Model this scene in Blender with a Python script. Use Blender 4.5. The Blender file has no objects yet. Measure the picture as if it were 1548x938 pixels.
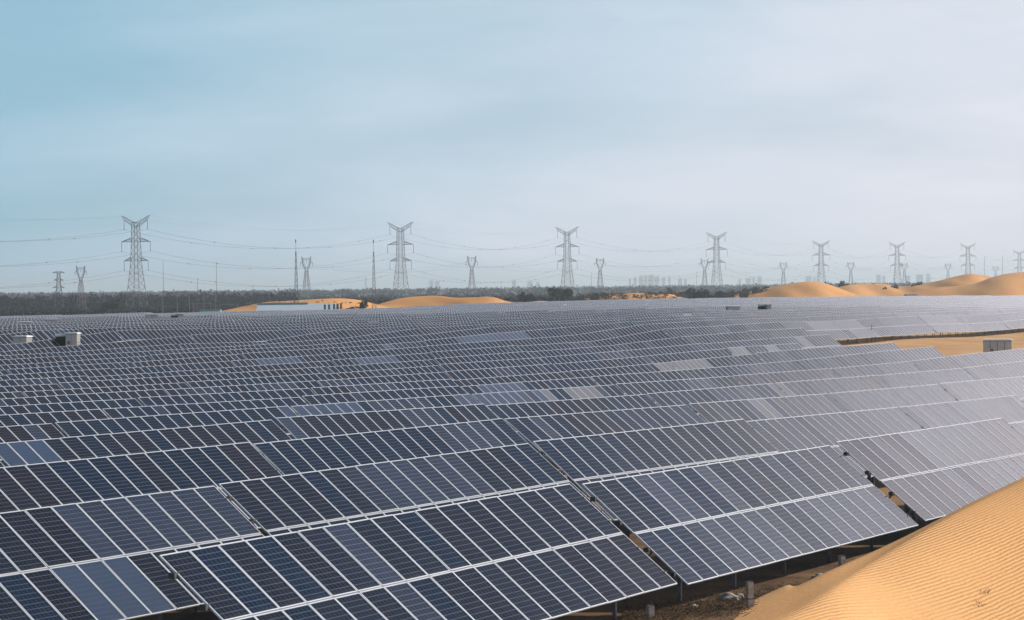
import bpy, bmesh, math, random
import numpy as np
from mathutils import Matrix, Vector

random.seed(7)
rng = np.random.default_rng(11)
S = bpy.context.scene
COL = S.collection
R = math.radians

# ------------------------------------------------------------------ camera, sky, sun, exposure
F = 3850.0                       # focal length in photo pixels (photo is 1548 wide)
CAMZ = 9.0                       # camera height above the flat of the field
ROLL = math.atan(.0113)
PITCH = (469 - 433.5) / F
cam = bpy.data.cameras.new('camera'); cam.lens = 36 * F / 1548; cam.sensor_width = 36
cam.clip_start = 1.0; cam.clip_end = 40000
cam_o = bpy.data.objects.new('camera', cam); COL.objects.link(cam_o)
cam_o.matrix_world = Matrix.Translation((0, 0, CAMZ)) @ Matrix.Rotation(R(90) - PITCH, 4, 'X') @ Matrix.Rotation(-ROLL, 4, 'Z')
S.camera = cam_o

SUN_AZ, SUN_EL = R(74), R(33)
SUN_DIR = Vector((math.sin(SUN_AZ) * math.cos(SUN_EL), math.cos(SUN_AZ) * math.cos(SUN_EL), math.sin(SUN_EL)))
world = bpy.data.worlds.new('World'); S.world = world; world.use_nodes = True
wn = world.node_tree; wl = wn.links
for n in list(wn.nodes): wn.nodes.remove(n)
def N(tree, kind, **kw):
    n = tree.nodes.new(kind)
    for k, v in kw.items():
        if k.startswith('i_'):
            n.inputs[k[2:].replace('_', ' ')].default_value = v
        elif k.startswith('n_'):
            n.inputs[int(k[2:])].default_value = v
        else: setattr(n, k, v)
    return n
sky = N(wn, 'ShaderNodeTexSky', sky_type='NISHITA', sun_disc=False, sun_elevation=SUN_EL, sun_rotation=SUN_AZ,
        altitude=1000, air_density=1.0, dust_density=2.0, ozone_density=2.0)
bg_sky = N(wn, 'ShaderNodeBackground', i_Strength=0.03)
bg_cloud = N(wn, 'ShaderNodeBackground', i_Strength=0.60)
out = N(wn, 'ShaderNodeOutputWorld')
tc = N(wn, 'ShaderNodeTexCoord')
sepd = N(wn, 'ShaderNodeSeparateXYZ'); wl.new(tc.outputs['Generated'], sepd.inputs[0])
mapn = N(wn, 'ShaderNodeMapping'); mapn.inputs['Scale'].default_value = (3.0, 3.0, 13.0); mapn.inputs['Rotation'].default_value = (0, R(-7), 0)
noi = N(wn, 'ShaderNodeTexNoise', i_Scale=1.6, i_Detail=6.0, i_Roughness=.55, i_Distortion=.4)
ramp = N(wn, 'ShaderNodeMapRange', n_1=.36, n_2=.68, n_3=.80, n_4=.95)
dot = N(wn, 'ShaderNodeVectorMath', operation='DOT_PRODUCT'); dot.inputs[1].default_value = SUN_DIR
glow = N(wn, 'ShaderNodeMapRange', n_1=.0, n_2=.70, n_3=.0, n_4=1.0)
cmix = N(wn, 'ShaderNodeMix', data_type='RGBA')
cmix.inputs[6].default_value = (.35, .60, .76, 1); cmix.inputs[7].default_value = (1.13, .97, .99, 1)
mixs = N(wn, 'ShaderNodeMixShader')
high = N(wn, 'ShaderNodeMapRange', interpolation_type='SMOOTHSTEP', n_1=.24, n_2=.44, n_3=1.0, n_4=.02); wl.new(sepd.outputs[2], high.inputs[0])   # the veil thins out overhead
thin = N(wn, 'ShaderNodeMath', operation='MULTIPLY'); wl.new(high.outputs[0], thin.inputs[1])
addm = N(wn, 'ShaderNodeMath', operation='MULTIPLY_ADD', use_clamp=True, n_1=.15)
wl.new(tc.outputs['Generated'], mapn.inputs['Vector']); wl.new(mapn.outputs[0], noi.inputs['Vector'])
wl.new(noi.outputs['Fac'], ramp.inputs[0]); wl.new(tc.outputs['Generated'], dot.inputs[0])
wl.new(dot.outputs['Value'], glow.inputs[0]); wis = N(wn, 'ShaderNodeMath', operation='MULTIPLY_ADD', n_1=.46, n_2=-.17); wl.new(noi.outputs['Fac'], wis.inputs[0])
low = N(wn, 'ShaderNodeMath', operation='MINIMUM', n_1=.09); wl.new(sepd.outputs[2], low.inputs[0])
lift = N(wn, 'ShaderNodeMath', operation='MULTIPLY_ADD', n_1=-2.4); wl.new(low.outputs[0], lift.inputs[0]); wl.new(wis.outputs[0], lift.inputs[2])
fac = N(wn, 'ShaderNodeMath', operation='ADD', use_clamp=True); wl.new(glow.outputs[0], fac.inputs[0]); wl.new(lift.outputs[0], fac.inputs[1]); wl.new(fac.outputs[0], cmix.inputs[0])
halo = N(wn, 'ShaderNodeMapRange', interpolation_type='SMOOTHSTEP', n_1=.46, n_2=.92, n_3=.565, n_4=1.8); wl.new(dot.outputs['Value'], halo.inputs[0]); wl.new(halo.outputs[0], bg_cloud.inputs['Strength'])
wl.new(cmix.outputs[2], bg_cloud.inputs['Color']); wl.new(sky.outputs[0], bg_sky.inputs['Color'])
wl.new(glow.outputs[0], addm.inputs[0]); wl.new(ramp.outputs[0], addm.inputs[2]); wl.new(addm.outputs[0], thin.inputs[0]); wl.new(thin.outputs[0], mixs.inputs[0])
wl.new(bg_sky.outputs[0], mixs.inputs[1]); wl.new(bg_cloud.outputs[0], mixs.inputs[2]); wl.new(mixs.outputs[0], out.inputs[0])

sun = bpy.data.lights.new('sun', 'SUN'); sun.energy = 3.0; sun.angle = R(.6); sun.color = (1, .93, .82)
sun_o = bpy.data.objects.new('sun', sun); COL.objects.link(sun_o)
sun_o.rotation_euler = SUN_DIR.to_track_quat('Z', 'Y').to_euler()
S.view_settings.view_transform = 'Standard'; S.view_settings.look = 'None'
S.view_settings.exposure = 0.8; S.view_settings.gamma = 1
S.render.engine = 'CYCLES'
S.cycles.volume_bounces = 0; S.cycles.max_bounces = 6; S.cycles.diffuse_bounces = 1
HAZE = 1.35e-4

# ------------------------------------------------------------------ helpers
def ray(x, y):
    """world direction through a pixel of the photo, scaled so that its forward part is about 1"""
    dx, dy = x - 774, y - 469
    X = dx * math.cos(ROLL) - dy * math.sin(ROLL); Y = dx * math.sin(ROLL) + dy * math.cos(ROLL)
    c, s = math.cos(PITCH), math.sin(PITCH)
    a, b, e = X / F, 1.0, -Y / F
    return (a, b * c + e * s, -b * s + e * c)
def at(x, y, d):
    a, b, c = ray(x, y); t = d / b
    return Vector((a * t, d, CAMZ + c * t))
def pix(p):
    q = cam_o.matrix_world.inverted() @ Vector(p)
    return 774 + F * q.x / -q.z, 469 - F * q.y / -q.z

def tag(o, label=None, cat=None, group=None, kind=None):
    if label: o['label'] = label
    if cat: o['category'] = cat
    if group: o['group'] = group
    if kind: o['kind'] = kind
    return o
def empty(name, loc=(0, 0, 0), rz=0):
    o = bpy.data.objects.new(name, None); COL.objects.link(o); o.location = loc; o.rotation_euler.z = rz
    o.empty_display_size = .2
    return o
def link(name, me, parent=None):
    o = bpy.data.objects.new(name, me); COL.objects.link(o); o.parent = parent
    return o

class MB:
    """collects boxes, bars and tubes into one mesh"""
    def __init__(s): s.v = []; s.f = []; s.m = []; s.uv = {}
    def quad(s, a, b, c, d, m=0):
        i = len(s.v); s.v += [tuple(a), tuple(b), tuple(c), tuple(d)]; s.f.append((i, i + 1, i + 2, i + 3)); s.m.append(m)
    def tri(s, a, b, c, m=0):
        i = len(s.v); s.v += [tuple(a), tuple(b), tuple(c)]; s.f.append((i, i + 1, i + 2)); s.m.append(m)
    def box(s, c, size, m=0, M=None):
        x, y, z = (k / 2 for k in size); i = len(s.v)
        for dz in (-z, z):
            for dx, dy in ((-x, -y), (x, -y), (x, y), (-x, y)):
                p = Vector((c[0] + dx, c[1] + dy, c[2] + dz)); s.v.append(tuple(M @ p if M else p))
        for q in ((3, 2, 1, 0), (4, 5, 6, 7), (0, 1, 5, 4), (1, 2, 6, 5), (2, 3, 7, 6), (3, 0, 4, 7)):
            s.f.append(tuple(i + k for k in q)); s.m.append(m)
    def bar(s, a, b, w, m=0, h=None):
        """square bar from a to b"""
        a, b = Vector(a), Vector(b); d = (b - a)
        if d.length < 1e-6: return
        d.normalize(); up = Vector((0, 0, 1)) if abs(d.z) < .95 else Vector((1, 0, 0))
        x = d.cross(up).normalized() * w / 2; y = x.cross(d).normalized() * (h or w) / 2; i = len(s.v)
        for p in (a, b):
            for q in (-x - y, x - y, x + y, -x + y): s.v.append(tuple(p + q))
        for q in ((3, 2, 1, 0), (4, 5, 6, 7), (0, 1, 5, 4), (1, 2, 6, 5), (2, 3, 7, 6), (3, 0, 4, 7)):
            s.f.append(tuple(i + k for k in q)); s.m.append(m)
    def tube(s, pts, r, n=5, m=0):
        pts = [Vector(p) for p in pts]; rings = []
        for j, p in enumerate(pts):
            d = (pts[min(j + 1, len(pts) - 1)] - pts[max(j - 1, 0)]).normalized()
            up = Vector((0, 0, 1)) if abs(d.z) < .95 else Vector((1, 0, 0))
            x = d.cross(up).normalized(); y = x.cross(d); rr = r[j] if hasattr(r, '__len__') else r
            rings.append(len(s.v))
            for k in range(n):
                t = 2 * math.pi * k / n; s.v.append(tuple(p + (x * math.cos(t) + y * math.sin(t)) * rr))
        for a, b in zip(rings, rings[1:]):
            for k in range(n): s.f.append((a + k, a + (k + 1) % n, b + (k + 1) % n, b + k)); s.m.append(m)
        s.f.append(tuple(rings[0] + k for k in reversed(range(n)))); s.m.append(m)
        s.f.append(tuple(rings[-1] + k for k in range(n))); s.m.append(m)
    def mesh(s, name, mats, smooth=False):
        me = bpy.data.meshes.new(name); me.from_pydata(s.v, [], s.f)
        for m in (mats if isinstance(mats, (list, tuple)) else [mats]): me.materials.append(m)
        me.polygons.foreach_set('material_index', s.m)
        if smooth: me.polygons.foreach_set('use_smooth', [True] * len(s.f))
        me.update(); return me
    def build(s, name, mats, parent=None, smooth=False): return link(name, s.mesh(name, mats, smooth), parent)

# ------------------------------------------------------------------ materials
def mat(name, col, rough=.6, metal=0.0, spec=.5, var=None, vscale=4.0, bump=0.0, bscale=20.0, objvar=0.0):
    m = bpy.data.materials.new(name); m.use_nodes = True; t = m.node_tree; b = t.nodes['Principled BSDF']
    b.inputs['Roughness'].default_value = rough; b.inputs['Metallic'].default_value = metal
    b.inputs['Specular IOR Level'].default_value = spec; b.inputs['Base Color'].default_value = (*col, 1)
    src = None
    if var:
        c = N(t, 'ShaderNodeTexCoord'); n = N(t, 'ShaderNodeTexNoise', i_Scale=vscale, i_Detail=6.0, i_Roughness=.6)
        t.links.new(c.outputs['Object'], n.inputs['Vector'])
        mr = N(t, 'ShaderNodeMapRange', n_1=.32, n_2=.68); t.links.new(n.outputs['Fac'], mr.inputs[0])
        mx = N(t, 'ShaderNodeMix', data_type='RGBA'); mx.inputs[6].default_value = (*col, 1); mx.inputs[7].default_value = (*var, 1)
        t.links.new(mr.outputs[0], mx.inputs[0]); src = mx.outputs[2]
    if objvar:
        oi = N(t, 'ShaderNodeObjectInfo'); mr = N(t, 'ShaderNodeMapRange', n_3=1 - objvar, n_4=1 + objvar)
        t.links.new(oi.outputs['Random'], mr.inputs[0])
        hs = N(t, 'ShaderNodeHueSaturation'); hs.inputs['Color'].default_value = (*col, 1)
        if src: t.links.new(src, hs.inputs['Color'])
        t.links.new(mr.outputs[0], hs.inputs['Value']); src = hs.outputs[0]
    if src: t.links.new(src, b.inputs['Base Color'])
    if bump:
        c = N(t, 'ShaderNodeTexCoord'); n = N(t, 'ShaderNodeTexNoise', i_Scale=bscale, i_Detail=5.0)
        bp = N(t, 'ShaderNodeBump', i_Strength=bump, i_Distance=.05)
        t.links.new(c.outputs['Object'], n.inputs['Vector']); t.links.new(n.outputs['Fac'], bp.inputs['Height']); t.links.new(bp.outputs[0], b.inputs['Normal'])
    return m

def glass_mat(name, dark, line, rough, spec, objvar=.25):
    """solar cells under glass: dark cells 6 x 12, thin paler gaps and busbars, uv in metres-free 0..1"""
    m = bpy.data.materials.new(name); m.use_nodes = True; t = m.node_tree; b = t.nodes['Principled BSDF']; L = t.links
    uv = N(t, 'ShaderNodeUVMap'); sp = N(t, 'ShaderNodeSeparateXYZ'); L.new(uv.outputs[0], sp.inputs[0])
    def lines(sock, n, w):
        a = N(t, 'ShaderNodeMath', operation='MULTIPLY', n_1=n); L.new(sock, a.inputs[0])
        fr = N(t, 'ShaderNodeMath', operation='PINGPONG', n_1=.5); L.new(a.outputs[0], fr.inputs[0])
        lt = N(t, 'ShaderNodeMath', operation='LESS_THAN', n_1=w); L.new(fr.outputs[0], lt.inputs[0]); return lt.outputs[0]
    lx = lines(sp.outputs[0], 6, .035); ly = lines(sp.outputs[1], 12, .06); lb = lines(sp.outputs[0], 24, .05)
    mxx = N(t, 'ShaderNodeMath', operation='MAXIMUM'); L.new(lx, mxx.inputs[0]); L.new(ly, mxx.inputs[1])
    hb = N(t, 'ShaderNodeMath', operation='MULTIPLY', n_1=.35); L.new(lb, hb.inputs[0])
    mx2 = N(t, 'ShaderNodeMath', operation='MAXIMUM'); L.new(mxx.outputs[0], mx2.inputs[0]); L.new(hb.outputs[0], mx2.inputs[1])
    oi = N(t, 'ShaderNodeObjectInfo'); mr = N(t, 'ShaderNodeMapRange', n_3=1 - objvar, n_4=1 + objvar); L.new(oi.outputs['Random'], mr.inputs[0])
    hs = N(t, 'ShaderNodeHueSaturation'); hs.inputs['Color'].default_value = (*dark, 1); L.new(mr.outputs[0], hs.inputs['Value'])
    mx = N(t, 'ShaderNodeMix', data_type='RGBA'); mx.inputs[7].default_value = (*line, 1)
    L.new(mx2.outputs[0], mx.inputs[0]); L.new(hs.outputs[0], mx.inputs[6])
    # a thin film of dust, uneven
    tcn = N(t, 'ShaderNodeTexCoord'); no = N(t, 'ShaderNodeTexNoise', i_Scale=2.2, i_Detail=4.0); L.new(tcn.outputs['Object'], no.inputs['Vector'])
    r2 = N(t, 'ShaderNodeMapRange', n_1=.35, n_2=.7, n_3=0, n_4=.018); L.new(no.outputs['Fac'], r2.inputs[0])
    md = N(t, 'ShaderNodeMix', data_type='RGBA'); md.inputs[7].default_value = (.30, .27, .24, 1); er = N(t, 'ShaderNodeMapRange', n_1=.0, n_2=.06, n_3=.07, n_4=0.0); L.new(sp.outputs[1], er.inputs[0])
    st = N(t, 'ShaderNodeTexNoise', i_Scale=1.0, i_Detail=3.0); mps = N(t, 'ShaderNodeMapping'); mps.inputs['Scale'].default_value = (14, .8, 1); L.new(tcn.outputs['Object'], mps.inputs[0]); L.new(mps.outputs[0], st.inputs['Vector'])
    rs = N(t, 'ShaderNodeMapRange', n_1=.55, n_2=.75, n_3=0, n_4=.022); L.new(st.outputs['Fac'], rs.inputs[0])
    a1 = N(t, 'ShaderNodeMath', operation='ADD'); L.new(er.outputs[0], a1.inputs[0]); L.new(r2.outputs[0], a1.inputs[1])
    a2 = N(t, 'ShaderNodeMath', operation='ADD', use_clamp=True); L.new(a1.outputs[0], a2.inputs[0]); L.new(rs.outputs[0], a2.inputs[1]); L.new(a2.outputs[0], md.inputs[0]); L.new(mx.outputs[2], md.inputs[6])
    L.new(md.outputs[2], b.inputs['Base Color'])
    b.inputs['Roughness'].default_value = rough; b.inputs['Specular IOR Level'].default_value = spec
    return m

GL = [glass_mat('glass_navy', (.0025, .008, .020), (.05, .075, .12), .16, .26),
      glass_mat('glass_charcoal', (.0045, .008, .016), (.055, .07, .10), .16, .26),
      glass_mat('glass_brown_black', (.006, .008, .015), (.055, .058, .08), .17, .26),
      glass_mat('glass_slate', (.014, .022, .042), (.07, .09, .13), .21, .34),
      glass_mat('glass_pale', (.020, .040, .085), (.05, .07, .11), .32, .4, .12),
      glass_mat('glass_dusty', (.095, .10, .125), (.13, .13, .16), .32, .4, .10)]
M_FRAME = mat('anodised_frame', (.56, .60, .65), .40, .25, var=(.50, .54, .59), vscale=3)
M_STEEL = mat('galvanised_steel', (.15, .15, .165), .55, .5, var=(.09, .09, .10), vscale=6)
M_DARKSTEEL = mat('dark_bracket', (.05, .05, .055), .6, .3)
M_BACK = mat('white_backsheet', (.55, .55, .56), .7)
M_PYLON = mat('pylon_steel', (.13, .12, .14), .7, .0, var=(.09, .085, .105), vscale=.5)
M_WIRE = mat('wire', (.13, .13, .15), .6)
M_INSUL = mat('insulator', (.10, .08, .08), .5)
M_CONC = mat('concrete_pile', (.46, .40, .36), .9, var=(.22, .19, .16), vscale=5, bump=.4, bscale=30)
M_CAB = mat('cabin_paint', (.60, .59, .58), .55, var=(.44, .44, .44), vscale=2)
M_CABSEAM = mat('cabin_frame_paint', (.24, .235, .23), .6)
M_GANTRY = mat('gantry_steel', (.19, .195, .22), .6, .2)
M_CABROOF = mat('cabin_roof', (.74, .76, .78), .5)
M_CABDARK = mat('transformer_paint', (.018, .019, .022), .8)
M_SIGN = mat('warning_plate', (.35, .12, .06), .6)
M_PLATE = mat('white_plate', (.75, .75, .74), .6)
M_TRUNK = mat('bark', (.075, .06, .055), .9)
M_TWIG = mat('bare_twigs', (.014, .0105, .019), .95, var=(.008, .007, .013), vscale=.05)
M_EVER = mat('evergreen_leaves', (.028, .032, .026), .9, var=(.045, .040, .03), vscale=.4)
M_SCRUB = mat('scrub_leaves', (.085, .058, .038), .95, var=(.045, .034, .028), vscale=.6)
M_WHITEWALL = mat('white_wall', (.40, .49, .57), .7)
M_TEAL = mat('teal_roof', (.10, .30, .36), .6)
M_CITY = mat('city_wall', (.48, .50, .56), .9)
M_WINDOW = mat('city_window', (.16, .19, .24), .3)
M_SHRUBDARK = mat('dark_equipment', (.03, .035, .04), .6)
M_ROCK = mat('pale_stone', (.40, .36, .32), .9, var=(.28, .24, .2), vscale=6, bump=.5)
M_STRAW = mat('dry_straw', (.13, .08, .04), .95, var=(.07, .042, .022), vscale=8)

def sand_mat(name, base, dark, ripple=0.0, wl_=.3, ang=0.0, fine=.25, patch=.012):
    m = bpy.data.materials.new(name); m.use_nodes = True; t = m.node_tree; L = t.links; b = t.nodes['Principled BSDF']
    b.inputs['Roughness'].default_value = .95; b.inputs['Specular IOR Level'].default_value = .1
    tcn = N(t, 'ShaderNodeTexCoord')
    n1 = N(t, 'ShaderNodeTexNoise', i_Scale=patch, i_Detail=8.0, i_Roughness=.65); L.new(tcn.outputs['Object'], n1.inputs['Vector'])
    r1 = N(t, 'ShaderNodeMapRange', n_1=.38, n_2=.66); L.new(n1.outputs['Fac'], r1.inputs[0])
    mx = N(t, 'ShaderNodeMix', data_type='RGBA'); mx.inputs[6].default_value = (*base, 1); mx.inputs[7].default_value = (*dark, 1); L.new(r1.outputs[0], mx.inputs[0])
    n3 = N(t, 'ShaderNodeTexNoise', i_Scale=9.0, i_Detail=6.0); L.new(tcn.outputs['Object'], n3.inputs['Vector'])
    hv = N(t, 'ShaderNodeMapRange', n_1=.3, n_2=.7, n_3=.90, n_4=1.10); L.new(n3.outputs['Fac'], hv.inputs[0])
    hs = N(t, 'ShaderNodeHueSaturation'); L.new(mx.outputs[2], hs.inputs['Color']); L.new(hv.outputs[0], hs.inputs['Value'])
    L.new(hs.outputs[0], b.inputs['Base Color'])
    h = n3.outputs['Fac']; bp0 = N(t, 'ShaderNodeBump', i_Strength=fine, i_Distance=.03); L.new(h, bp0.inputs['Height']); last = bp0
    if ripple:
        mp = N(t, 'ShaderNodeMapping'); mp.inputs['Rotation'].default_value = (0, 0, ang); L.new(tcn.outputs['Object'], mp.inputs['Vector'])
        wv = N(t, 'ShaderNodeTexWave', wave_type='BANDS', bands_direction='Y', wave_profile='SIN')
        wv.inputs['Scale'].default_value = .314 / wl_; wv.inputs['Distortion'].default_value = 2.2
        wv.inputs['Detail'].default_value = 2.5; wv.inputs['Detail Scale'].default_value = .55; wv.inputs['Detail Roughness'].default_value = .55
        L.new(mp.outputs[0], wv.inputs['Vector'])
        # ripples fade out in places
        n4 = N(t, 'ShaderNodeTexNoise', i_Scale=.16, i_Detail=3.0); L.new(tcn.outputs['Object'], n4.inputs['Vector'])
        r4 = N(t, 'ShaderNodeMapRange', n_1=.36, n_2=.60, n_3=.12, n_4=1.0); L.new(n4.outputs['Fac'], r4.inputs[0])
        ml = N(t, 'ShaderNodeMath', operation='MULTIPLY'); L.new(wv.outputs['Fac'], ml.inputs[0]); L.new(r4.outputs[0], ml.inputs[1])
        bp = N(t, 'ShaderNodeBump', i_Strength=ripple, i_Distance=.07); L.new(ml.outputs[0], bp.inputs['Height']); L.new(bp0.outputs[0], bp.inputs['Normal']); last = bp
    L.new(last.outputs[0], b.inputs['Normal'])
    return m
M_SAND = sand_mat('sand_dune_rippled', (.585, .315, .130), (.62, .36, .165), ripple=.40, wl_=.135, ang=R(-58))
M_DUNE = sand_mat('sand_far_dune', (.60, .315, .125), (.50, .245, .085), fine=.5, patch=.02)
# the big ground sheet: orange sand near the field, dull winter farmland far away
def ground_mat():
    m = bpy.data.materials.new('ground'); m.use_nodes = True; t = m.node_tree; L = t.links; b = t.nodes['Principled BSDF']
    b.inputs['Roughness'].default_value = .95; b.inputs['Specular IOR Level'].default_value = .1
    tcn = N(t, 'ShaderNodeTexCoord'); sp = N(t, 'ShaderNodeSeparateXYZ'); L.new(tcn.outputs['Object'], sp.inputs[0])
    n1 = N(t, 'ShaderNodeTexNoise', i_Scale=.06, i_Detail=9.0, i_Roughness=.7); L.new(tcn.outputs['Object'], n1.inputs['Vector'])
    r1 = N(t, 'ShaderNodeMapRange', n_1=.42, n_2=.72); L.new(n1.outputs['Fac'], r1.inputs[0])
    sand = N(t, 'ShaderNodeMix', data_type='RGBA'); sand.inputs[6].default_value = (.53, .32, .16, 1); sand.inputs[7].default_value = (.33, .185, .085, 1); L.new(r1.outputs[0], sand.inputs[0])
    n2 = N(t, 'ShaderNodeTexNoise', i_Scale=.006, i_Detail=6.0, i_Roughness=.6); L.new(tcn.outputs['Object'], n2.inputs['Vector'])
    farm = N(t, 'ShaderNodeMix', data_type='RGBA'); farm.inputs[6].default_value = (.05, .04, .036, 1); farm.inputs[7].default_value = (.12, .095, .078, 1); L.new(n2.outputs['Fac'], farm.inputs[0])
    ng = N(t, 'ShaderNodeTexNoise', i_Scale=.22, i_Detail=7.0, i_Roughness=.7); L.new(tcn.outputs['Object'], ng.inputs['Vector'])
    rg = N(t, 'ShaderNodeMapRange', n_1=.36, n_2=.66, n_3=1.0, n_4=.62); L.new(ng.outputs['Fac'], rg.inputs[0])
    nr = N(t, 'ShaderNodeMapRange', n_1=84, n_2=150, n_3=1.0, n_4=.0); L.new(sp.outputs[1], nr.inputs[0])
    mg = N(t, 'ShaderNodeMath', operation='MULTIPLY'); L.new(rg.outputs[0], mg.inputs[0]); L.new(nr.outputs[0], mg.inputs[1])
    soil_shade = N(t, 'ShaderNodeMix', data_type='RGBA'); soil_shade.inputs[7].default_value = (.062, .036, .02, 1); L.new(mg.outputs[0], soil_shade.inputs[0]); L.new(sand.outputs[2], soil_shade.inputs[6])  # stubble brown, darkened further as painted shade around the front rows
    ds = N(t, 'ShaderNodeMapRange', n_1=820, n_2=1050); L.new(sp.outputs[1], ds.inputs[0])
    mx = N(t, 'ShaderNodeMix', data_type='RGBA'); L.new(ds.outputs[0], mx.inputs[0]); L.new(soil_shade.outputs[2], mx.inputs[6]); L.new(farm.outputs[2], mx.inputs[7])
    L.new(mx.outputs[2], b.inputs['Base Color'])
    n3 = N(t, 'ShaderNodeTexNoise', i_Scale=3.0, i_Detail=8.0); L.new(tcn.outputs['Object'], n3.inputs['Vector'])
    bp = N(t, 'ShaderNodeBump', i_Strength=.5, i_Distance=.08); L.new(n3.outputs['Fac'], bp.inputs['Height']); L.new(bp.outputs[0], b.inputs['Normal'])
    return m
M_GROUND = ground_mat()

# ------------------------------------------------------------------ field geometry
ALPHA = R(28); SA, CA = math.sin(ALPHA), math.cos(ALPHA)      # direction of the rows
V0, PITCHV = 28.5, 9.6                                        # first row, row spacing
TILT = R(39); ML, MW, GAPM = 1.96, 1.01, .03
HALF_H = (ML + GAPM / 2) * math.cos(TILT); HALF_Z = (ML + GAPM / 2) * math.sin(TILT)
HC = .72 + HALF_Z; TOPH = HC + HALF_Z
NM = 18; TLEN = NM * MW
def uv_xy(u, v): return u * SA - v * CA, u * CA + v * SA
def xy_uv(x, y): return x * SA + y * CA, -x * CA + y * SA

# heights of the upper table edges, surveyed along ten lines of sight: (row, image height) then (distance, image height)
PROFILE = {
  0:    ([(1, 775), (2, 710), (3, 671), (4, 646), (5, 629), (6, 615.5), (7, 605), (8, 594), (9, 584), (10, 577), (11, 568.5), (12, 560), (13, 553), (14, 545), (15, 537.5), (16, 532), (17, 525), (18, 502)], [(400, 490), (480, 483.5), (570, 478)]),
  200:  ([(1, 754), (2, 690), (3, 652), (4, 630), (5, 615.5), (6, 602.6), (7, 592), (8, 583), (9, 574.5), (10, 565), (11, 555), (12, 548), (13, 540), (14, 533), (15, 526), (16, 513), (17, 497)], [(400, 487), (480, 480), (580, 473.5)]),
  400:  ([(0, 797), (1, 725), (2, 669), (3, 636), (4, 616.5), (5, 604), (6, 592), (7, 580.4), (8, 570), (9, 561.6), (10, 551.4), (11, 540.6), (12, 532.7), (13, 527), (14, 521.5), (15, 516), (16, 501)], [(400, 485), (500, 477), (620, 469.5)]),
  600:  ([(0, 770), (1, 698.5), (2, 647), (3, 622), (4, 604), (5, 592.6), (6, 580), (7, 568.7), (8, 556), (9, 548.5), (10, 539), (11, 527.5), (12, 520), (13, 514), (14, 498)], [(420, 482), (520, 474), (680, 464.5)]),
  700:  ([(0, 756), (1, 684), (2, 636), (3, 615.6), (4, 596), (5, 584.6), (6, 573), (7, 560), (8, 548), (9, 539.5), (10, 529), (11, 519), (12, 510.4), (13, 495.5)], [(430, 479), (540, 470), (700, 459)]),
  900:  ([(0, 728), (1, 659), (2, 622), (3, 603), (4, 583), (5, 569.7), (6, 558), (7, 546.6), (8, 535), (9, 525), (10, 515.5), (11, 504), (12, 491.7)], [(430, 475), (560, 464), (780, 453.5)]),
  1000: ([(0, 712), (1, 649), (2, 614), (3, 594), (4, 577), (5, 563), (6, 548), (7, 536), (8, 525), (9, 512), (10, 498), (11, 487)], [(430, 470), (580, 461), (820, 451.5)]),
  1200: ([(0, 681), (1, 628.5), (2, 600), (3, 577), (4, 563.5), (5, 546), (6, 528), (7, 521), (8, 509), (9, 498), (10, 485)], [(460, 468), (620, 457), (860, 449)]),
  1348: ([(0, 656), (1, 615.6), (2, 588.5), (3, 565.5), (4, 550.5), (5, 530), (6, 518), (7, 510), (8, 503), (9, 493), (10, 478)], [(480, 465), (640, 455), (880, 447.5)]),
  1548: ([(0, 628.5), (1, 595.5), (2, 571), (3, 546), (4, 526.6), (5, 510), (6, 501), (7, 494), (8, 488), (9, 482), (10, 471)], [(540, 461), (700, 452), (900, 446.5)]),
}
PCOLS = sorted(PROFILE); PX_, PD = [], []
for cx in PCOLS:
    near, far = PROFILE[cx]; pts = []
    for k, y in near:
        a, b, c = ray(cx, y); t = (V0 + PITCHV * k + HALF_H) / (-a * CA + b * SA); pts.append((b * t, c * t))
    for d, y in far:
        a, b, c = ray(cx, y); pts.append((d, c * d / b))
    pts.sort(); xn = ray(cx, 469)[0]
    d_ = np.array([p[0] for p in pts]); z_ = np.array([p[1] for p in pts]) + CAMZ
    PX_.append(xn); PD.append((d_, z_))
PX_ = np.array(PX_)
def z_top(x, y):
    """height of the upper table edge over the point x, y (above the flat of the field)"""
    xn = x / max(y, 1.0)
    xn = min(max(xn, PX_[0]), PX_[-1]); j = int(min(max(np.searchsorted(PX_, xn) - 1, 0), len(PX_) - 2))
    f = (xn - PX_[j]) / (PX_[j + 1] - PX_[j])
    a = np.interp(y, *PD[j]); b = np.interp(y, *PD[j + 1])
    return a * (1 - f) + b * f
def farlim(x, y):
    xn = min(max(x / y, PX_[0]), PX_[-1]); return float(np.interp(xn, PX_, [p[0][-1] for p in PD]))
def ground_z(x, y):
    z = z_top(x, y) - TOPH
    v = -x * CA + y * SA
    if v < 24.3: z -= min((24.3 - v) * .55, 9)
    lim = farlim(x, y)
    if y > lim:
        t = min((y - lim) / 500, 1); t = t * t * (3 - 2 * t); z = z * (1 - t) + (-.3) * t
    return z

# ground sheet: a fan that starts below the camera and reaches the horizon
xs = np.linspace(-.62, .62, 125); ds_ = np.concatenate([np.linspace(6, 330, 109), np.geomspace(336, 1400, 60), np.geomspace(1500, 16000, 16)])
gv, gf = [], []
for d in ds_:
    for q in xs: gv.append((q * d, d, ground_z(q * d, d)))
nx = len(xs)
for i in range(len(ds_) - 1):
    for j in range(nx - 1): gf.append((i * nx + j, i * nx + j + 1, (i + 1) * nx + j + 1, (i + 1) * nx + j))
g = MB(); g.v = gv; g.f = gf; g.m = [0] * len(gf)
tag(g.build('ground', M_GROUND, smooth=True), kind='structure')

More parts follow.
